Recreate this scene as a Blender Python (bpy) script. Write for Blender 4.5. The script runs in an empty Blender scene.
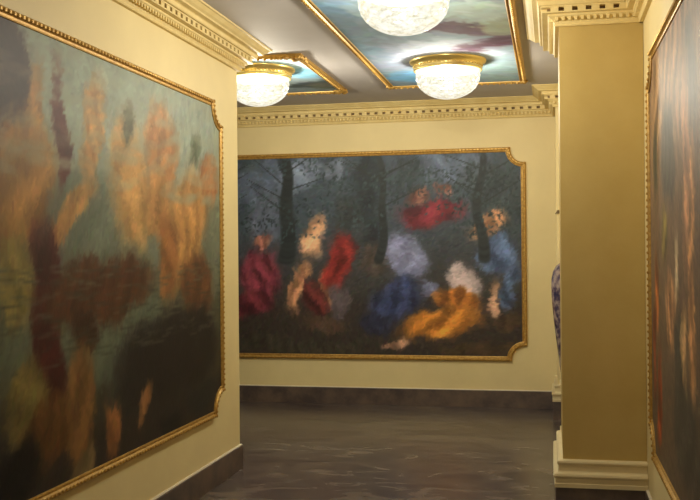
import bpy, bmesh, math, random
import numpy as np
from mathutils import Vector, Matrix
PI = math.pi
S = bpy.context.scene
C = S.collection

# ------------------------------------------------------------------ camera, world, exposure
F_PX, YAW, PITCH, ROLL = 969.05, 0.2050, 0.0021, 0.0088
cam_d = bpy.data.cameras.new('camera')
cam_d.sensor_fit = 'HORIZONTAL'; cam_d.sensor_width = 36.0
cam_d.lens = F_PX / 700 * 36.0
cam_d.clip_start = 0.05
cam = bpy.data.objects.new('camera', cam_d); C.objects.link(cam)
cam.matrix_world = (Matrix.Translation((0, 0, 1.5)) @ Matrix.Rotation(YAW, 4, 'Z')
                    @ Matrix.Rotation(PI/2 + PITCH, 4, 'X') @ Matrix.Rotation(-ROLL, 4, 'Z'))
S.camera = cam
w = bpy.data.worlds.new('world'); S.world = w; w.use_nodes = True
w.node_tree.nodes['Background'].inputs[0].default_value = (1.0, 0.85, 0.65, 1)
w.node_tree.nodes['Background'].inputs[1].default_value = 0.02
S.view_settings.view_transform = 'Standard'; S.view_settings.look = 'None'
S.view_settings.gamma = 1; S.view_settings.use_curve_mapping = False
S.view_settings.exposure = 0.0
LAMP_W = 108.0          # watts of the bulb in each crystal ceiling lamp
LAMP_COL = (1.0, .955, .82)

# ------------------------------------------------------------------ room numbers (metres)
XL, YC = -2.139, 6.458          # left wall plane and where it ends
XR = 0.514                      # right wall plane
D = 9.381                       # back wall
H = 2.944                       # ceiling
ZB = 0.163                      # top of the dark skirting
ZC = 2.767                      # underside of the cornice
PY0, PY1, PX = 5.634, 6.50, 0.053   # near pilaster
QY, QX = 8.78, 0.045                # far pilaster
ZT, ZBT = 2.489, 0.443              # painting frames, top and bottom
YN, XFL = -2.0, -6.0                # wall behind the camera, far left wall

# ------------------------------------------------------------------ helpers
def lin(c):
    return tuple(((v/255/12.92) if v/255 <= .04045 else ((v/255+.055)/1.055)**2.4) for v in c)
def mat(name, col, rough=.6, metal=0.0, noise=None, bump=None, spec=None):
    m = bpy.data.materials.new(name); m.use_nodes = True
    nt = m.node_tree; b = nt.nodes['Principled BSDF']
    b.inputs['Base Color'].default_value = (*col, 1); b.inputs['Roughness'].default_value = rough
    b.inputs['Metallic'].default_value = metal
    if spec is not None: b.inputs['Specular IOR Level'].default_value = spec
    tc = nt.nodes.new('ShaderNodeTexCoord')
    if noise:                                  # (scale, other colour, lo, hi)
        n = nt.nodes.new('ShaderNodeTexNoise'); n.inputs['Scale'].default_value = noise[0]
        n.inputs['Detail'].default_value = 6; n.inputs['Roughness'].default_value = .6
        nt.links.new(tc.outputs['Object'], n.inputs['Vector'])
        r = nt.nodes.new('ShaderNodeValToRGB')
        r.color_ramp.elements[0].position = noise[2]; r.color_ramp.elements[1].position = noise[3]
        r.color_ramp.elements[0].color = (*noise[1], 1); r.color_ramp.elements[1].color = (*col, 1)
        nt.links.new(n.outputs['Fac'], r.inputs['Fac']); nt.links.new(r.outputs['Color'], b.inputs['Base Color'])
    if bump:
        n2 = nt.nodes.new('ShaderNodeTexNoise'); n2.inputs['Scale'].default_value = bump[0]; n2.inputs['Detail'].default_value = 5
        nt.links.new(tc.outputs['Object'], n2.inputs['Vector'])
        bp = nt.nodes.new('ShaderNodeBump'); bp.inputs['Strength'].default_value = bump[1]; bp.inputs['Distance'].default_value = .01
        nt.links.new(n2.outputs['Fac'], bp.inputs['Height']); nt.links.new(bp.outputs['Normal'], b.inputs['Normal'])
    return m
def obj(name, bm, m, parent=None, smooth=False):
    me = bpy.data.meshes.new(name); bmesh.ops.recalc_face_normals(bm, faces=bm.faces[:]) ; bm.to_mesh(me); bm.free()
    o = bpy.data.objects.new(name, me); C.objects.link(o)
    if m: me.materials.append(m)
    if smooth:
        for p in me.polygons: p.use_smooth = True
    if parent: o.parent = parent
    return o
def thing(name, label, cat, loc=(0, 0, 0), rz=0, group=None):
    o = bpy.data.objects.new(name, None); C.objects.link(o); o.empty_display_size = .1
    o.location = loc; o.rotation_euler = (0, 0, rz); o['label'] = label; o['category'] = cat
    if group: o['group'] = group
    return o
def struct(name, bm, m):
    o = obj(name, bm, m); o['kind'] = 'structure'; return o
def box(bm, a, b, bev=0):
    r = bmesh.ops.create_cube(bm, size=1)
    vs = r['verts']
    for v in vs:
        v.co = Vector([(a[i]+b[i])/2 + v.co[i]*(b[i]-a[i]) for i in range(3)])
    if bev:
        es = list({e for v in vs for e in v.link_edges})
        bmesh.ops.bevel(bm, geom=es, offset=bev, segments=2, affect='EDGES')
def ball(bm, c, r, sub=1, sc=(1, 1, 1)):
    q = bmesh.ops.create_icosphere(bm, subdivisions=sub, radius=r)
    for v in q['verts']: v.co = Vector((v.co.x*sc[0], v.co.y*sc[1], v.co.z*sc[2])) + Vector(c)
def sweep(bm, path, prof, closed=False):
    """path: 2D points walked with the open side on the LEFT; prof: (out, z) pairs. Mitred corners."""
    n = len(path); rings = []
    for i in range(n):
        p = Vector(path[i])
        d0 = (p - Vector(path[i-1])).normalized() if (i > 0 or closed) else None
        d1 = (Vector(path[(i+1) % n]) - p).normalized() if (i < n-1 or closed) else None
        if d0 is None: d0 = d1
        if d1 is None: d1 = d0
        n0 = Vector((-d0.y, d0.x)); n1 = Vector((-d1.y, d1.x))
        m = (n0+n1).normalized(); m = m / max(.3, m.dot(n0))
        rings.append([bm.verts.new((p.x+m.x*o, p.y+m.y*o, z)) for o, z in prof])
    k = len(prof)
    for i in range(n if closed else n-1):
        a, b = rings[i], rings[(i+1) % n]
        for j in range(k):
            bm.faces.new((a[j], b[j], b[(j+1) % k], a[(j+1) % k]))
    if not closed:
        bm.faces.new(rings[0]); bm.faces.new(rings[-1][::-1])
def lathe(bm, prof, seg=32, c=(0, 0, 0), mod=None, close=True):
    rings = []
    for r, z in prof:
        rings.append([bm.verts.new((c[0]+(r*(mod(k/seg*2*PI, z) if mod else 1))*math.cos(k/seg*2*PI),
                                    c[1]+(r*(mod(k/seg*2*PI, z) if mod else 1))*math.sin(k/seg*2*PI), c[2]+z)) for k in range(seg)])
    for a, b in zip(rings, rings[1:]):
        for k in range(seg): bm.faces.new((a[k], a[(k+1) % seg], b[(k+1) % seg], b[k]))
    if close:
        bm.faces.new(rings[0][::-1]); bm.faces.new(rings[-1])

# ------------------------------------------------------------------ materials
WALL = (.80, .655, .33)
M = {}
M['wall'] = mat('cream wall paint', WALL, .55, noise=(2.2, (.74, .60, .30), .35, .7), bump=(60, .06))
M['dimlit'] = mat('ochre pilaster paint', (.54, .385, .13), .55, noise=(2.5, (.48, .335, .10), .35, .7), bump=(60, .06))  # cream wall paint again, its colour darkened to stand for dim light
M['cornice'] = mat('gold cream cornice paint', (.76, .61, .28), .65, noise=(9, (.68, .51, .20), .3, .7))
M['dentil'] = mat('dark gold gap shade', (.20, .12, .04), .6)
M['mould'] = mat('cream moulding paint', (.74, .62, .36), .5, noise=(6, (.68, .55, .30), .3, .7))
M['ceiling'] = mat('ceiling paint', (.50, .46, .44), .75, noise=(3, (.46, .425, .40), .3, .7))
M['gold'] = mat('gilt wood', (.60, .37, .09), .42, .45, noise=(40, (.36, .19, .04), .3, .65))
M['brass'] = mat('polished brass', (.90, .70, .26), .32, .8)
M['back'] = mat('panel backing', (.25, .18, .10), .8)

def marble():
    m = bpy.data.materials.new('grey brown marble'); m.use_nodes = True
    nt = m.node_tree; L = nt.links; b = nt.nodes['Principled BSDF']
    tc = nt.nodes.new('ShaderNodeTexCoord')
    mp = nt.nodes.new('ShaderNodeMapping'); mp.inputs['Scale'].default_value = (1.0, 2.0, 2.6); mp.inputs['Rotation'].default_value = (0, 0, -.22)
    L.new(tc.outputs['Object'], mp.inputs['Vector'])
    n = nt.nodes.new('ShaderNodeTexNoise'); n.inputs['Scale'].default_value = 2.4; n.inputs['Detail'].default_value = 9
    n.inputs['Roughness'].default_value = .6; n.inputs['Distortion'].default_value = 1.5
    L.new(mp.outputs['Vector'], n.inputs['Vector'])
    r = nt.nodes.new('ShaderNodeValToRGB'); e = r.color_ramp.elements
    e[0].position = .30; e[0].color = (.034, .028, .038, 1); e[1].position = .78; e[1].color = (.180, .142, .112, 1)
    q = e.new(.45); q.color = (.088, .072, .070, 1); q = e.new(.58); q.color = (.140, .115, .100, 1)
    L.new(n.outputs['Fac'], r.inputs['Fac'])
    n2 = nt.nodes.new('ShaderNodeTexNoise'); n2.inputs['Scale'].default_value = .8; n2.inputs['Detail'].default_value = 3
    L.new(mp.outputs['Vector'], n2.inputs['Vector'])
    mx = nt.nodes.new('ShaderNodeMix'); mx.data_type = 'RGBA'; mx.blend_type = 'MULTIPLY'; mx.inputs['Factor'].default_value = .7
    r2 = nt.nodes.new('ShaderNodeValToRGB'); r2.color_ramp.elements[0].position = .35; r2.color_ramp.elements[1].position = .65
    r2.color_ramp.elements[0].color = (.72, .62, .60, 1); r2.color_ramp.elements[1].color = (1.1, 1.08, 1.0, 1)
    L.new(n2.outputs['Fac'], r2.inputs['Fac'])
    L.new(r.outputs['Color'], mx.inputs[6]); L.new(r2.outputs['Color'], mx.inputs[7])
    L.new(mx.outputs[2], b.inputs['Base Color'])
    b.inputs['Roughness'].default_value = .27; b.inputs['Specular IOR Level'].default_value = .42
    return m
M['marble'] = marble()
M['skirt'] = mat('dark brown marble skirting', (.15, .105, .078), .35, noise=(7, (.07, .052, .05), .35, .65))
M['grout'] = mat('pale filler line', (.72, .64, .50), .7)

def crystal():
    m = bpy.data.materials.new('lit cut crystal'); m.use_nodes = True
    nt = m.node_tree; L = nt.links; nt.nodes.clear()
    out = nt.nodes.new('ShaderNodeOutputMaterial')
    tr = nt.nodes.new('ShaderNodeBsdfTransparent'); tr.inputs[0].default_value = (1, .98, .94, 1)
    em = nt.nodes.new('ShaderNodeEmission'); gl = nt.nodes.new('ShaderNodeBsdfGlossy'); gl.inputs['Roughness'].default_value = .1
    tc = nt.nodes.new('ShaderNodeTexCoord')
    mp = nt.nodes.new('ShaderNodeMapping'); mp.inputs['Scale'].default_value = (1, 1, 2.2)
    n = nt.nodes.new('ShaderNodeTexNoise'); n.inputs['Scale'].default_value = 17; n.inputs['Detail'].default_value = 4; n.inputs['Roughness'].default_value = .75
    L.new(tc.outputs['Object'], mp.inputs[0]); L.new(mp.outputs[0], n.inputs['Vector'])
    r = nt.nodes.new('ShaderNodeValToRGB'); e = r.color_ramp.elements
    e[0].position = .36; e[0].color = (.66, .58, .36, 1); e[1].position = .56; e[1].color = (1, .97, .86, 1)
    L.new(n.outputs['Fac'], r.inputs['Fac']); L.new(r.outputs['Color'], em.inputs['Color']); em.inputs['Strength'].default_value = 1.25
    a = nt.nodes.new('ShaderNodeMixShader'); a.inputs[0].default_value = .45
    L.new(em.outputs[0], a.inputs[1]); L.new(tr.outputs[0], a.inputs[2])
    b = nt.nodes.new('ShaderNodeMixShader'); b.inputs[0].default_value = .08
    L.new(a.outputs[0], b.inputs[1]); L.new(gl.outputs[0], b.inputs[2]); L.new(b.outputs[0], out.inputs[0])
    return m
M['crystal'] = crystal()

# ------------------------------------------------------------------ structure: floor, walls, skirting, ceiling
T = .2
bm = bmesh.new(); box(bm, (XFL-T, YN-T, -.1), (XR+T, D+T, 0)); struct('floor', bm, M['marble'])
bm = bmesh.new(); box(bm, (XFL-T, YN-T, H), (XR+T, D+T, H+.15)); struct('ceiling', bm, M['ceiling'])
bm = bmesh.new(); box(bm, (XL-.30, YN, 0), (XL, YC, H)); struct('wall_left', bm, M['wall'])
bm = bmesh.new(); box(bm, (XR, YN, 0), (XR+T, D, H)); struct('wall_right', bm, M['wall'])
bm = bmesh.new(); box(bm, (XFL, D, 0), (XR+T, D+T, H)); struct('wall_back', bm, M['wall'])
bm = bmesh.new(); box(bm, (XFL-T, YN-T, 0), (XR+T, YN, H)); struct('wall_near', bm, M['wall'])
bm = bmesh.new(); box(bm, (XFL-T, YN, 0), (XFL, D+T, H)); struct('wall_far_left', bm, M['wall'])
SK = [(-.002, 0), (.018, 0), (.018, ZB-.006), (.012, ZB), (-.002, ZB)]
def skirt(name, path):
    bm = bmesh.new(); sweep(bm, path, SK); o = struct(name, bm, M['skirt'])
    bm = bmesh.new(); sweep(bm, path, [(-.001, ZB-.001), (.014, ZB-.001), (.012, ZB+.005), (-.001, ZB+.006)])
    g = obj('filler_line', bm, M['grout'], o); g['kind'] = 'structure'
skirt('baseboard_left', [(XL, YN), (XL, YC), (XL-.30, YC), (XL-.30, YN)][::-1])
skirt('baseboard_back', [(QX, D), (XFL, D)])
skirt('baseboard_right', [(XR, YN), (XR, PY0)])
skirt('baseboard_right_far', [(XR, PY1), (XR, QY)])

# ------------------------------------------------------------------ cornice
h = ZC
CP = [(-.003, h), (.022, h), (.026, h+.006), (.024, h+.014), (.026, h+.018), (.032, h+.028), (.044, h+.042), (.060, h+.052),
      (.062, h+.056), (.062, h+.062), (.094, h+.063), (.096, h+.070), (.064, h+.070), (.064, h+.093), (.098, h+.093), (.100, h+.100), (.112, h+.100), (.116, h+.104), (.118, h+.124), (.122, h+.128),
      (.150, h+.132), (.154, h+.140), (.170, h+.150), (.188, h+.166), (.200, h+.168), (.203, H-.001), (-.003, H-.001)]
def place_along(path, off, pitch, fn, inset=0.0):
    """evenly spaced stations on each straight run of the offset path"""
    n = len(path)
    def nrm(i):
        d = (Vector(path[i+1])-Vector(path[i])).normalized(); return d, Vector((-d.y, d.x))
    for i in range(n-1):
        d, nn = nrm(i); a = Vector(path[i]); b = Vector(path[i+1])
        def ext(j, at_start):
            if j < 0 or j >= n-1: return 0
            d2, n2 = nrm(j)
            return (n2.dot(d))*(1 if at_start else 1)
        s0 = off*(ext(i-1, True) if i > 0 else 0)
        s1 = off*(ext(i+1, False) if i < n-2 else 0)
        a2 = a + d*s0 + nn*off; b2 = b + d*s1 + nn*off
        Ln = (b2-a2).dot(d)
        k = max(1, round(Ln/pitch))
        for q in range(k):
            c = a2 + d*(Ln*(q+.5)/k)
            fn(c, d, nn, Ln/k)
def obox(bm, c, d, nn, w, o0, o1, z0, z1, taper=0):
    P = []
    for z in (z0, z1):
        ww = w if z == z1 else w*(1-taper)
        for s, o in ((-1, o0), (1, o0), (1, o1), (-1, o1)):
            p = c + d*(s*ww/2) + nn*o; P.append(bm.verts.new((p.x, p.y, z)))
    for f in ((0, 1, 2, 3), (7, 6, 5, 4), (0, 4, 5, 1), (1, 5, 6, 2), (2, 6, 7, 3), (3, 7, 4, 0)):
        bm.faces.new([P[i] for i in f])
def cornice(name, path, parent=None):
    bm = bmesh.new(); sweep(bm, path, CP)
    # dentils standing on the recessed band, and the ribbed leaf row on the cove below
    place_along(path, .062, .078, lambda c, d, nn, s: obox(bm, c, d, nn, s-.031, 0, .034, h+.066, h+.096))
    place_along(path, .030, .036, lambda c, d, nn, s: obox(bm, c, d, nn, .019, -.004, .024, h+.026, h+.054, .25))
    o = obj(name, bm, M['cornice'], parent)
    # dark strip between the dentils: shade of the gaps put into its colour
    if parent: o.name = name
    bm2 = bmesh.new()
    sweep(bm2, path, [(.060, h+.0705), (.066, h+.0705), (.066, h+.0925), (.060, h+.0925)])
    g = obj('gap_shade', bm2, M['dentil'], o)
    if not parent: o['kind'] = 'structure'; g['kind'] = 'structure'
    return o
cornice('trim_1', [(XL, YN), (XL, YC), (XL-.30, YC), (XL-.30, YN)][::-1])
cornice('trim_2', [(QX, D), (XFL, D)])
cornice('trim_3', [(XR, YN), (XR, PY0)])
cornice('trim_4', [(XR, PY1), (XR, QY)])

# ------------------------------------------------------------------ pilasters standing out of the right wall
def pilaster(x0, y0, y1, label, name='pilaster', back=True):
    t = thing(name, label, 'pilaster', (x0, y0, 0))
    def loc(p): return (p[0]-x0, p[1]-y0)
    X1 = XR - x0 - .002; Y1 = y1-y0-(0 if back else .002)
    bm = bmesh.new(); box(bm, (0, 0, ZB-.01), (X1, Y1, H-.001))
    bm.normal_update()
    obj('shaft', bm, M['dimlit'] if back else M['wall'], t)
    path = [(X1, 0), (0, 0), (0, Y1), (X1, Y1)] if back else [(X1, 0), (0, 0), (0, Y1)]
    bmP = bmesh.new(); sweep(bmP, path, [(-.05, 0), (.042, 0), (.042, ZB), (-.05, ZB)]); obj('plinth', bmP, M['skirt'], t)
    z = ZB
    prof = [(-.05, z), (.048, z), (.048, z+.022), (.044, z+.026), (.044, z+.052), (.050, z+.056), (.054, z+.066), (.050, z+.076),
            (.042, z+.080), (.030, z+.084), (.026, z+.090), (.026, z+.122), (.030, z+.128), (.033, z+.137), (.030, z+.146), (.018, z+.153), (-.05, z+.153)]
    bmB = bmesh.new(); sweep(bmB, path, prof); obj('base_moulding', bmB, M['mould'], t)
    cornice('crown_moulding', path, t)
    return t
near_pil = pilaster(PX, PY0, PY1, 'wide ochre pilaster in the foreground beside the right wall painting, with stepped cream base')
far_pil = pilaster(QX, QY, D, 'distant pilaster at the right end of the back wall, mostly hidden behind the near one', back=False)

# ------------------------------------------------------------------ paintings: soft patches of colour laid in with many brush strokes
def paint_field(W, Hh, base, patches, cell, seed, strokes, slen, gain=(1, 1, 1), jit=.09, folds=.22, extra=None):
    nx, ny = int(W/cell)+1, int(Hh/cell)+1
    X, Y = np.meshgrid(np.linspace(-W/2, W/2, nx), np.linspace(-Hh/2, Hh/2, ny))
    rs = np.random.RandomState(seed)
    def field(x, y):
        wx = .035*np.sin(3.1*x+5*y+seed)+.022*np.sin(13*y-6*x)+.012*np.sin(31*x+17*y)
        wy = .035*np.cos(4.3*x-3*y+seed)+.022*np.sin(12*x+3*y)+.012*np.sin(23*y-29*x)
        x = x+wx; y = y+wy
        c = np.zeros(x.shape+(3,)); c[...] = base(x, y)
        for n, (cx, cy, ra, rb, ang, col) in enumerate(patches):
            a = math.radians(ang); dx, dy = x-cx, y-cy
            u = (dx*math.cos(a)+dy*math.sin(a))/ra; v = (-dx*math.sin(a)+dy*math.cos(a))/rb
            e = 2.6                                    # squarish rather than round masses
            d = (np.abs(u)**e+np.abs(v)**e)**(1/e)
            wgt = 1/(1+np.exp(np.clip((d-1)*11, -40, 40)))
            fs = folds*(1 if max(col)-min(col) > 35 else .4)
            q = 1+fs*np.sin(dx*(38+7*(n % 3))/(1+n % 2)+9*dy*math.sin(n)+2.2*np.sin(dy*9+n))+fs*.6*np.sin(dx*17*math.cos(n)+dy*21+n)
            c = c*(1-wgt[..., None])+np.array(col, float)*q[..., None]*wgt[..., None]
        return c
    img = field(X, Y)
    def dab(x, y, a, L, wd, col, al=.8):
        R = max(L, wd)
        i0, i1 = max(int((x-R+W/2)/cell), 0), int((x+R+W/2)/cell)+2
        j0, j1 = max(int((y-R+Hh/2)/cell), 0), int((y+R+Hh/2)/cell)+2
        xs = X[j0:j1, i0:i1]-x; ys = Y[j0:j1, i0:i1]-y
        if xs.size == 0: return
        u = (xs*math.cos(a)+ys*math.sin(a))/L; v = (-xs*math.sin(a)+ys*math.cos(a))/wd
        g = np.clip(1.6*(1-u*u-v*v), 0, 1)[..., None]*al
        img[j0:j1, i0:i1] = img[j0:j1, i0:i1]*(1-g)+col*g
    px = rs.uniform(-W/2, W/2, strokes); py = rs.uniform(-Hh/2, Hh/2, strokes)
    cols = field(px, py)*(1+rs.normal(0, jit, (strokes, 1)))+rs.normal(0, 2.5, (strokes, 3))
    for k in range(strokes):
        L = slen*(1.7-1.2*k/strokes)*rs.uniform(.6, 1.3)
        dab(px[k], py[k], .9*math.sin(1.7*px[k]+2.3*py[k]+seed)+rs.normal(0, .6)+.8, L, L*rs.uniform(.25, .5), cols[k])
    if extra: extra(dab, rs, W, Hh)
    img = np.clip(img, 2, 250)/255
    l = np.where(img <= .04045, img/12.92, ((img+.055)/1.055)**2.4)*np.array(gain)
    return X, Y, np.clip(l, 0, .9)
def woodland(dab, rs, W, Hh):
    """loose trunks and leaf clumps over the upper half"""
    for tx, lean, wd in ((-1.75, .05, .05), (-1.02, -.03, .075), (-.22, .02, .09), (.72, .06, .05), (1.75, -.05, .06)):
        for k in range(70):
            t = k/69; y = -.05+t*1.0
            dab(tx+lean*math.sin(3*t)+.02*math.sin(9*t), y, PI/2, .05, wd*(1.1-.5*t), np.array((46, 52, 48.))*rs.uniform(.8, 1.15), .7)
        for b in range(5):
            y = rs.uniform(.35, .85); s = rs.choice((-1, 1)); a = rs.uniform(.3, .9)
            for k in range(14):
                dab(tx+s*k*.03, y+k*.03*a, math.atan2(a, s), .03, .012*(1-k/18), np.array((42, 48, 42.)), .8)
    for c in range(46):
        cx, cy = rs.uniform(-W/2, W/2), rs.uniform(.25, Hh/2); dk = rs.uniform(.7, 1.25)
        if -1.9 < cx < -1.2 and rs.rand() < .5: continue
        for k in range(34):
            dab(cx+rs.normal(0, .13), cy+rs.normal(0, .07), rs.uniform(0, PI), .024, .011, np.array((52, 66, 62.))*dk*rs.uniform(.8, 1.2), .75)
def water(dab, rs, W, Hh):
    """flat light and dark streaks across the middle distance, thin cloud streaks above"""
    for k in range(500):
        x = rs.uniform(-W/2, W/2); y = rs.uniform(-.45, -.02)
        dab(x, y, rs.normal(0, .08), rs.uniform(.04, .12), .009, np.array((92, 92, 78.))*rs.choice((.6, .8, 1.15)), .35)
    for k in range(260):
        x = rs.uniform(-W/2, W/2); y = rs.uniform(.35, Hh/2)
        dab(x, y, rs.normal(.1, .2), rs.uniform(.08, .2), .03, np.array((158, 160, 142.))*rs.uniform(.94, 1.06), .25)
def canvas(name, outline_fn, field, place, m, parent):
    X, Y, col = field; ny, nx = X.shape
    idx = -np.ones((ny, nx), int); verts = []; vc = []
    for j in range(ny):
        for i in range(nx):
            if outline_fn(X[j, i], Y[j, i]):
                idx[j, i] = len(verts); verts.append(place(X[j, i], Y[j, i], .012)); vc.append((*col[j, i], 1))
    faces = []
    for j in range(ny-1):
        for i in range(nx-1):
            q = (idx[j, i], idx[j, i+1], idx[j+1, i+1], idx[j+1, i])
            if min(q) >= 0: faces.append(q)
    me = bpy.data.meshes.new(name); me.from_pydata(verts, [], faces); me.update()
    ca = me.color_attributes.new('paint', 'FLOAT_COLOR', 'POINT')
    ca.data.foreach_set('color', np.array(vc, 'f').ravel())
    o = bpy.data.objects.new(name, me); C.objects.link(o); me.materials.append(m); o.parent = parent
    md = o.modifiers.new('thickness', 'SOLIDIFY'); md.thickness = .010; md.offset = 0
    return o
def paint_mat(name, rough):
    m = bpy.data.materials.new(name); m.use_nodes = True; nt = m.node_tree; b = nt.nodes['Principled BSDF']
    a = nt.nodes.new('ShaderNodeVertexColor'); a.layer_name = 'paint'
    nt.links.new(a.outputs['Color'], b.inputs['Base Color']); b.inputs['Roughness'].default_value = rough
    b.inputs['Specular IOR Level'].default_value = .3
    tc = nt.nodes.new('ShaderNodeTexCoord')
    n = nt.nodes.new('ShaderNodeTexNoise'); n.inputs['Scale'].default_value = 45; n.inputs['Detail'].default_value = 4
    bp = nt.nodes.new('ShaderNodeBump'); bp.inputs['Strength'].default_value = .15; bp.inputs['Distance'].default_value = .004
    nt.links.new(tc.outputs['Object'], n.inputs['Vector']); nt.links.new(n.outputs['Fac'], bp.inputs['Height']); nt.links.new(bp.outputs['Normal'], b.inputs['Normal'])
    return m
M['paint'] = paint_mat('oil paint on canvas', .5)
M['fresco'] = paint_mat('matt ceiling paint on canvas', .85)
M['fresco'].node_tree.nodes['Principled BSDF'].inputs['Specular IOR Level'].default_value = .1

def notch_outline(W, Hh, r, step, seg=6):
    """rectangle with concave quarter-round corners and a small square ear on either side of each"""
    pts = []
    for sx, sy, a0 in ((1, 1, 0), (-1, 1, 1), (-1, -1, 2), (1, -1, 3)):
        cx, cy = sx*W/2, sy*Hh/2
        R = r - step; arc = []
        for k in range(seg+1):
            a = k/seg*PI/2
            arc.append((cx-sx*R*math.cos(a) if True else 0, cy-sy*R*math.sin(a)))
        # arc runs from (cx-sx*R, cy) to (cx, cy-sy*R), pulled inward by the ear
        arc = [(x-sx*0, y) for x, y in arc]
        seq = [(cx, cy-sy*r), (cx-sx*step, cy-sy*r)] + [(cx-sx*(step+(R)*math.sin(b)), cy-sy*(step+R*math.cos(b))) for b in [k/seg*PI/2 for k in range(seg+1)]] + [(cx-sx*r, cy-sy*step), (cx-sx*r, cy)]
        # concave: the curve bulges towards the middle of the panel
        R2 = R
        seq = [(cx, cy-sy*r), (cx-sx*step, cy-sy*r)]
        for k in range(1, seg):
            b = k/seg*PI/2
            seq.append((cx-sx*step-sx*R2*math.sin(b), cy-sy*step-sy*R2*math.cos(b)))
        seq += [(cx-sx*r, cy-sy*step), (cx-sx*r, cy)]
        if sx*sy < 0: seq = seq[::-1]
        pts += seq
    return pts
def inside_fn(W, Hh, r, step, ins):
    def f(x, y):
        if abs(x) > W/2-ins or abs(y) > Hh/2-ins: return False
        dx, dy = W/2-abs(x), Hh/2-abs(y)
        if r and dx < r+ins*.2 and dy < r+ins*.2:
            return math.hypot(max(dx-step, 0), max(dy-step, 0)) > (r-step)+ins*.6 or False
        return True
    return f
def frame(parent, W, Hh, r, step, width, place, bead, br, name='frame', prof=None):
    pts = notch_outline(W, Hh, r, step) if r else [(W/2, -Hh/2), (W/2, Hh/2), (-W/2, Hh/2), (-W/2, -Hh/2)]
    bm = bmesh.new()
    prof = prof or [(0, 0), (0, .018), (width*.2, .030), (width*.45, .030), (width*.6, .020), (width*.78, .018), (width*.86, .026), (width*.97, .024), (width, .012), (width, 0)]
    sweep(bm, pts, prof, closed=True)
    # beads along the outer roll
    n = len(pts)
    for i in range(n):
        a = Vector(pts[i]); b = Vector(pts[(i+1) % n]); L = (b-a).length; k = max(1, round(L/bead))
        d = (b-a)/L if L else Vector((1, 0)); nn = Vector((-d.y, d.x))
        for q in range(k):
            p = a + d*(L*(q+.5)/k)+nn*width*.34
            ball(bm, (p.x, p.y, .030), br, 1, (1, 1, .8))
    for v in bm.verts: v.co = Vector(place(v.co.x, v.co.y, v.co.z))
    return obj(name, bm, M['gold'], parent)

G_BACK = (1.15, 1.1, 1.35); G_LEFT = (.88, .9, .82); G_RIGHT = (1.05, .85, .62); G_SKY = (1.3, 1.35, 1.5)
BACK = [
    (-2.92, 2.24, 0.5, 0.3, 0, (88, 100, 108)),
    (-2.45, 2.32, 0.28, 0.2, 20, (120, 134, 142)),
    (-2.77, 1.88, 0.25, 0.3, 0, (92, 102, 108)),
    (-2.98, 2.39, 0.2, 0.1, 10, (70, 82, 80)),
    (-2.59, 1.98, 0.06, 0.7, 2, (50, 58, 56)),
    (-1.75, 2.01, 0.16, 0.6, -3, (42, 50, 50)),
    (-2.06, 2.31, 0.12, 0.15, 0, (104, 116, 122)),
    (-1.05, 2.34, 0.6, 0.18, 0, (98, 112, 122)),
    (-1.40, 2.25, 0.2, 0.25, 0, (60, 70, 70)),
    (-0.48, 1.99, 0.3, 0.4, 0, (58, 68, 66)),
    (-0.76, 2.23, 0.15, 0.15, 30, (74, 86, 88)),
    (-1.95, 1.82, 0.2, 0.25, 0, (56, 62, 58)),
    (-2.86, 1.28, 0.26, 0.34, -15, (122, 56, 62)),
    (-2.99, 0.97, 0.3, 0.16, 0, (100, 44, 48)),
    (-2.85, 1.65, 0.1, 0.1, 0, (150, 100, 78)),
    (-2.34, 1.64, 0.13, 0.26, -8, (196, 152, 108)),
    (-2.46, 1.12, 0.1, 0.3, -20, (178, 130, 88)),
    (-2.13, 1.17, 0.09, 0.25, 10, (172, 124, 84)),
    (-2.07, 1.40, 0.16, 0.3, -10, (128, 44, 36)),
    (-2.28, 1.02, 0.14, 0.2, 0, (92, 44, 38)),
    (-2.04, 1.03, 0.12, 0.2, 0, (92, 84, 80)),
    (-2.21, 0.81, 0.3, 0.1, 0, (84, 68, 50)),
    (-1.73, 1.47, 0.16, 0.2, 0, (78, 70, 58)),
    (-1.40, 1.46, 0.24, 0.3, 12, (132, 138, 158)),
    (-1.50, 1.03, 0.28, 0.26, 25, (56, 66, 92)),
    (-1.18, 1.12, 0.1, 0.1, 0, (110, 118, 138)),
    (-1.66, 0.78, 0.2, 0.15, 0, (44, 48, 62)),
    (-1.12, 1.88, 0.36, 0.16, 0, (116, 44, 48)),
    (-1.25, 2.08, 0.1, 0.1, 0, (120, 84, 66)),
    (-1.05, 2.11, 0.08, 0.08, 0, (150, 104, 84)),
    (-0.62, 1.72, 0.2, 0.11, 35, (186, 138, 92)),
    (-0.48, 1.46, 0.2, 0.2, -20, (84, 104, 128)),
    (-0.37, 1.17, 0.1, 0.25, -10, (78, 96, 116)),
    (-0.82, 1.17, 0.18, 0.2, 0, (192, 176, 160)),
    (-0.53, 1.08, 0.07, 0.2, -10, (176, 140, 106)),
    (-1.06, 0.81, 0.46, 0.16, 18, (196, 128, 48)),
    (-0.92, 1.03, 0.3, 0.1, 0, (176, 112, 44)),
    (-1.46, 0.57, 0.16, 0.05, 10, (180, 140, 104)),
    (-2.47, 0.57, 0.9, 0.1, 0, (62, 58, 44)),
    (-0.68, 0.57, 0.5, 0.09, 0, (70, 58, 38)),
    (-0.44, 0.84, 0.2, 0.1, 0, (74, 60, 40)),
]
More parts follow.
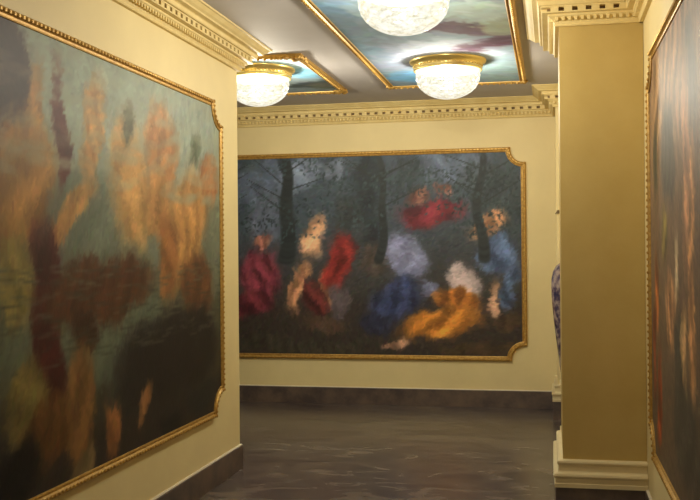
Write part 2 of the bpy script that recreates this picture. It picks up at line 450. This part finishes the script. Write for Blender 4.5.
LEFT = [
    (3.97, 2.14, 2.2, 0.6, 0, (150, 160, 150)),
    (4.95, 2.07, 1.2, 0.6, 0, (152, 162, 154)),
    (5.55, 2.25, 0.5, 0.3, 0, (148, 158, 150)),
    (4.24, 1.61, 1.6, 0.35, 0, (112, 120, 108)),
    (4.34, 1.13, 1.2, 0.3, 0, (100, 108, 94)),
    (5.80, 1.52, 0.3, 0.4, 0, (112, 116, 100)),
    (3.51, 2.04, 0.2, 0.6, 0, (43, 13, 12)),
    (3.92, 2.09, 0.07, 0.35, 0, (79, 16, 15)),
    (3.70, 2.21, 0.09, 0.17, 0, (168, 124, 73)),
    (3.63, 1.81, 0.26, 0.38, -10, (168, 121, 66)),
    (4.05, 1.68, 0.3, 0.08, 35, (186, 138, 85)),
    (3.82, 1.18, 0.16, 0.6, 0, (68, 18, 20)),
    (3.58, 1.38, 0.16, 0.26, 0, (137, 122, 70)),
    (3.62, 0.86, 0.2, 0.2, 0, (120, 104, 59)),
    (4.25, 2.09, 0.14, 0.33, -25, (188, 138, 85)),
    (4.67, 1.86, 0.3, 0.37, -5, (196, 148, 93)),
    (5.09, 2.08, 0.25, 0.33, 8, (176, 122, 76)),
    (5.06, 1.80, 0.25, 0.22, 0, (180, 130, 81)),
    (5.47, 1.61, 0.35, 0.46, -20, (186, 134, 81)),
    (5.55, 2.13, 0.1, 0.14, 0, (86, 94, 72)),
    (4.67, 2.14, 0.08, 0.14, 0, (92, 88, 66)),
    (5.81, 1.96, 0.18, 0.18, 0, (170, 110, 66)),
    (4.34, 1.33, 0.7, 0.18, 8, (84, 48, 30)),
    (5.62, 1.28, 0.35, 0.22, 0, (104, 66, 41)),
    (4.18, 1.12, 0.14, 0.1, 0, (60, 34, 26)),
    (5.15, 1.46, 0.18, 0.33, 0, (150, 98, 58)),
    (5.07, 0.91, 0.7, 0.3, 0, (34, 28, 31)),
    (5.61, 0.97, 0.4, 0.25, 0, (33, 28, 30)),
    (5.69, 0.65, 0.3, 0.1, 0, (37, 37, 40)),
    (4.08, 0.83, 0.2, 0.3, -25, (126, 88, 51)),
    (3.77, 0.71, 0.3, 0.16, 30, (99, 65, 32)),
    (4.42, 0.64, 0.12, 0.18, 0, (150, 98, 60)),
    (4.86, 0.66, 0.08, 0.16, -30, (150, 104, 66)),
    (5.20, 0.52, 0.2, 0.08, 0, (27, 27, 30)),
    (3.57, 0.59, 0.2, 0.14, 0, (18, 16, 19)),
    (4.08, 0.56, 0.16, 0.08, 20, (130, 108, 74)),
]
RIGHT = [
    (4.10, 2.26, 0.7, 0.4, 0, (140, 118, 100)),
    (4.84, 2.21, 0.3, 0.5, 0, (150, 128, 104)),
    (4.39, 1.93, 0.25, 0.3, 0, (78, 80, 80)),
    (3.74, 2.07, 0.2, 0.3, 0, (72, 76, 88)),
    (4.87, 1.88, 0.12, 0.2, 0, (70, 74, 66)),
    (3.84, 1.84, 0.12, 0.5, 0, (188, 150, 124)),
    (3.68, 1.46, 0.1, 0.6, 0, (186, 148, 112)),
    (4.57, 1.54, 0.12, 0.16, 0, (112, 106, 60)),
    (4.16, 1.44, 0.08, 0.2, 0, (196, 188, 170)),
    (4.92, 1.30, 0.1, 0.2, 0, (150, 96, 62)),
    (4.34, 1.20, 0.25, 0.2, 0, (164, 132, 104)),
    (4.78, 0.83, 0.12, 0.3, 0, (140, 72, 46)),
    (4.04, 0.90, 0.2, 0.4, 0, (74, 78, 78)),
    (3.86, 0.78, 0.4, 0.25, 0, (70, 72, 72)),
    (3.89, 1.11, 0.1, 0.2, 0, (190, 166, 132)),
    (5.03, 1.00, 0.08, 0.3, 0, (120, 66, 46)),
]
SKY = [
    (-1.29, 5.68, 0.2, 0.5, 0, (118, 146, 164)),
    (-1.10, 5.72, 0.14, 0.3, 0, (150, 168, 170)),
    (-1.08, 7.04, 0.35, 0.6, 0, (128, 134, 144)),
    (-1.04, 7.88, 0.3, 0.35, 0, (110, 160, 190)),
    (-0.70, 6.96, 0.5, 0.5, 0, (176, 182, 188)),
    (-0.39, 7.82, 0.25, 0.5, 0, (140, 160, 158)),
    (-0.51, 6.24, 0.16, 0.7, -60, (88, 60, 72)),
    (-0.42, 6.75, 0.2, 0.34, 40, (84, 56, 68)),
    (-0.39, 5.95, 0.3, 0.07, 10, (80, 58, 66)),
    (-0.30, 6.13, 0.2, 0.4, 0, (150, 156, 132)),
    (-0.54, 5.94, 0.1, 0.3, 0, (92, 66, 72)),
    (-0.40, 5.80, 0.3, 0.3, 0, (170, 186, 176)),
    (-1.30, 6.31, 0.15, 0.8, 0, (120, 140, 150)),
]
SKYL = [
    (-2.07, 7.18, 0.4, 0.5, 0, (168, 196, 210)),
    (-1.99, 7.97, 0.3, 0.12, -10, (66, 76, 78)),
    (-1.89, 8.10, 0.12, 0.2, 0, (96, 100, 90)),
    (-1.96, 7.51, 0.2, 0.3, 0, (120, 170, 196)),
]


def local(P, cx, cy, fx=1, fy=1):
    return [((a-cx)*fx, (b-cy)*fy, ra*.80, rb*.80, (ang if fx > 0 else ang), c) for a, b, ra, rb, ang, c in P]
def wall_painting(label, W, Hh, r, centre, place, base, patches, seed, gain, cell=.012, strokes=15000, slen=.034, extra=None, folds=.2, jit=.08):
    t = thing('wall_painting', label, 'painting', centre)
    f = paint_field(W-.04, Hh-.04, base, patches, cell, seed, strokes, slen, gain, extra=extra, folds=folds, jit=jit)
    canvas('canvas', inside_fn(W, Hh, r, .022, .016), f, place, M['paint'], t)
    frame(t, W, Hh, r, .022, .048, place, .034, .0095)
    return t
zc, zh = (ZT+ZBT)/2, ZT-ZBT
# back wall: facing -y, so local x runs with world x
BW = 4.30; bx = -.2327-BW/2
def mix(a, b, t): return np.array(a, float)*(1-t[..., None])+np.array(b, float)*t[..., None]
def base_back(x, y):
    t = np.clip((y+.55)/.9, 0, 1); return mix((58, 52, 42), (66, 78, 80), t)
wall_painting('wide gilt-framed painting on the back wall with dark woodland greens, crimson and orange', BW, zh, .145, (bx, D, zc),
    lambda x, y, z: (x, -z, y), base_back, local(BACK, bx, zc), 3, G_BACK, extra=woodland)
# left wall: facing +x, seen with far end on the right, so local x runs with world y
LW = 4.70; ly = 6.075-LW/2
def base_left(x, y):
    t = np.clip((y+.2)/.35, 0, 1); c = mix((74, 74, 60), (152, 156, 132), t); t2 = np.clip((y+.85)/.4, 0, 1); return c*t2[..., None]+np.array((50, 42, 40.))*(1-t2[..., None])
wall_painting('large gilt-framed painting on the left wall with pale grey sky and warm flesh tones', LW, zh, .145, (XL, ly, zc),
    lambda x, y, z: (z, x, y), base_left, local(LEFT, ly, zc), 8, G_LEFT, extra=water, folds=.10, jit=.05)
# right wall: facing -x
RW = 3.4; ry = 5.20-RW/2
def base_right(x, y):
    return mix((96, 88, 80), (130, 112, 96), np.clip((y+.6)/1.2, 0, 1))
wall_painting('gilt-framed painting on the right wall at the picture edge, muted greys and flesh browns', RW, zh, .145, (XR, ry, zc),
    lambda x, y, z: (-z, x, y), base_right, local(RIGHT, ry, zc), 5, G_RIGHT)

# ------------------------------------------------------------------ ceiling paintings in gilt frames
def acanthus(bm, x, y, sx, sy, s=1.0):
    """small carved scroll that fills the corner of a ceiling frame"""
    for k in range(7):
        a = k/6*PI/2; rr = (.075+.02*(k % 2))*s
        ball(bm, (x-sx*math.cos(a)*rr, y-sy*math.sin(a)*rr, .022), .021*s, 1, (1, 1, .7))
    for k in range(5):
        ball(bm, (x-sx*(.02+.035*k)*s, y-sy*.012, .026), (.022-.002*k)*s, 1, (1, 1, .8))
        ball(bm, (x-sx*.012, y-sy*(.02+.035*k)*s, .026), (.022-.002*k)*s, 1, (1, 1, .8))
    ball(bm, (x-sx*.05*s, y-sy*.05*s, .024), .030*s, 2, (1, 1, .7))
def ceiling_painting(label, x0, x1, y0, y1, base, patches, seed, gain, orn=.8, cell=.02):
    W, Hh = x1-x0, y1-y0; cx, cy = (x0+x1)/2, (y0+y1)/2
    t = thing('ceiling_painting', label, 'painting', (cx, cy, H))
    pl = lambda x, y, z: (x, y, -z)
    f = paint_field(W-.04, Hh-.04, base, local(patches, cx, cy), cell, seed, 2600, .12, gain, jit=.03, folds=.04)
    canvas('canvas', inside_fn(W, Hh, 0, 0, .016), f, pl, M['fresco'], t)
    frame(t, W, Hh, 0, 0, .055, pl, .05, .012)
    for sx in (-1, 1):
        for sy in (-1, 1):
            bm = bmesh.new(); acanthus(bm, sx*W/2, sy*Hh/2, sx, sy, orn)
            for v in bm.verts: v.co.z = -v.co.z
            obj('corner_ornament', bm, M['gold'], t)
    return t
sky = lambda x, y: mix((128, 142, 148), (124, 140, 146), np.clip(y, 0, 1))
ceiling_painting('long painted sky panel on the ceiling holding the two middle crystal lamps', -1.375, -.195, 3.9, 8.32, sky, SKY, 2, G_SKY)
ceiling_painting('small painted pale blue ceiling panel behind the left wall corner', -2.98, -1.765, 6.80, 8.42, sky, SKYL, 4, (1.3, 1.25, 1.2), 1.25)

# ------------------------------------------------------------------ crystal ceiling lamps
def make_lamp(loc, label):
    t = thing('ceiling_lamp', label, 'ceiling lamp', loc, 0, 'crystal bowl ceiling lamps')
    bm = bmesh.new()
    lathe(bm, [(.270, 0), (.276, -.006), (.286, -.012), (.288, -.024), (.282, -.034), (.268, -.040), (.256, -.056), (.252, -.078), (.258, -.084), (.256, -.092), (.250, -.094),
               (.240, -.094), (.240, -.088), (.246, -.080), (.246, -.006), (.246, 0)], 56, close=False)
    for k in range(56):
        a = k/56*2*PI; ball(bm, (.256*math.cos(a), .256*math.sin(a), -.062), .008, 1)
    obj('ring', bm, M['brass'], t, True)
    # cut crystal bowl of hanging facets
    bm = bmesh.new()
    ctl = [(.236, -.086), (.238, -.12), (.236, -.148), (.229, -.180), (.213, -.210), (.188, -.238), (.155, -.262), (.115, -.282), (.070, -.295), (.030, -.301), (.003, -.303)]
    prof = []
    for i in range(len(ctl)-1):
        for q in range(5):
            prof.append((ctl[i][0]+(ctl[i+1][0]-ctl[i][0])*q/5, ctl[i][1]+(ctl[i+1][1]-ctl[i][1])*q/5))
    prof.append(ctl[-1])
    row = {round(z, 6): i for i, (r, z) in enumerate(prof)}
    def flute(a, z):
        i = row[round(z, 6)]; k = round(a/(2*PI)*120)
        return 1 + (.022 if (k+(3 if (i//5) % 2 else 0)) % 6 in (2, 3, 4) else -.012)*(1 if i % 5 in (1, 2, 3) else .1)
    lathe(bm, prof, 120, mod=flute, close=False)
    obj('crystal_bowl', bm, M['crystal'], t)
    ld = bpy.data.lights.new('bulb', 'POINT'); ld.energy = LAMP_W; ld.color = LAMP_COL; ld.shadow_soft_size = .06
    lo = bpy.data.objects.new('bulb', ld); C.objects.link(lo); lo.parent = t; lo.location = (0, 0, -.265)
    return t
lamp = make_lamp((-.75, 7.27, H), 'crystal bowl ceiling lamp with gold ring at the far end of the long sky panel')
def copy_tree(o, parent=None):
    c = o.copy(); C.objects.link(c)
    if parent: c.parent = parent
    for ch in list(o.children): copy_tree(ch, c)
    return c
for loc, lab in (((-.75, 5.05, H), 'largest crystal bowl ceiling lamp, cut by the top edge of the picture'),
                 ((-2.225, 7.25, H), 'crystal ceiling lamp half hidden by the left wall corner under the small blue panel'),
                 ((-.75, .3, H), 'crystal ceiling lamp over the entrance end, out of the picture'),
                 ):
    c = copy_tree(lamp); c.location = loc; c['label'] = lab

# ------------------------------------------------------------------ porcelain floor vase on a stand, behind the near pilaster
def porcelain():
    m = mat('blue patterned porcelain', (.10, .08, .16), .15)
    nt = m.node_tree; L = nt.links; b = nt.nodes['Principled BSDF']
    tc = nt.nodes.new('ShaderNodeTexCoord'); v = nt.nodes.new('ShaderNodeTexVoronoi'); v.inputs['Scale'].default_value = 22
    n = nt.nodes.new('ShaderNodeTexNoise'); n.inputs['Scale'].default_value = 16; n.inputs['Detail'].default_value = 4
    L.new(tc.outputs['Object'], v.inputs['Vector']); L.new(tc.outputs['Object'], n.inputs['Vector'])
    r = nt.nodes.new('ShaderNodeValToRGB'); e = r.color_ramp.elements
    e[0].position = .42; e[0].color = (.03, .028, .07, 1); e[1].position = .72; e[1].color = (.36, .28, .24, 1)
    q = e.new(.55); q.color = (.10, .07, .10, 1)
    mm = nt.nodes.new('ShaderNodeMath'); mm.operation = 'MULTIPLY_ADD'; mm.inputs[1].default_value = .25
    L.new(v.outputs['Distance'], mm.inputs[0]); L.new(n.outputs['Fac'], mm.inputs[2])
    L.new(mm.outputs[0], r.inputs['Fac']); L.new(r.outputs['Color'], b.inputs['Base Color'])
    return m
M['porcelain'] = porcelain()
VX, VY, VZ = .20, 8.0, .44
t = thing('pedestal', 'cream square pedestal hidden behind the near pilaster, under the blue vase', 'pedestal', (VX, VY, 0))
bm = bmesh.new(); box(bm, (-.145, -.145, 0), (.145, .145, .06), .004); obj('plinth', bm, M['mould'], t)
bm = bmesh.new(); box(bm, (-.12, -.12, .058), (.12, .12, .40), .004); obj('shaft', bm, M['mould'], t)
bm = bmesh.new(); box(bm, (-.145, -.145, .398), (.145, .145, VZ), .006); obj('top_slab', bm, M['mould'], t)
t = thing('vase', 'tall dark blue patterned porcelain vase peeking out from behind the near pilaster', 'vase', (VX, VY, VZ))
bm = bmesh.new()
lathe(bm, [(.125, 0), (.135, .010), (.132, .03), (.140, .10), (.155, .22), (.172, .36), (.188, .50), (.200, .64), (.206, .76), (.203, .83), (.190, .89), (.165, .935),
           (.125, .965), (.085, .985), (.072, 1.01), (.070, 1.04)], 48)
obj('body', bm, M['porcelain'], t, True)
bm = bmesh.new(); lathe(bm, [(.071, 1.035), (.090, 1.07), (.110, 1.09), (.114, 1.10), (.104, 1.10), (.07, 1.07), (.062, 1.036)], 48, close=False); obj('lip', bm, M['mould'], t, True)
t = thing('wall_hook', 'tiny dark hook on the edge of the distant pilaster above the vase', 'hook', (.062, QY, 1.84))
bm = bmesh.new(); box(bm, (-.010, -.006, -.016), (.010, 0, .016), .002); obj('plate', bm, M['back'], t)
bm = bmesh.new(); 
for k in range(7):
    a = k/6*PI; ball(bm, (-.004-.003*k, -.010-.016*math.sin(a), -.002+.012*math.cos(a)), .006, 1)
obj('hook', bm, M['back'], t)
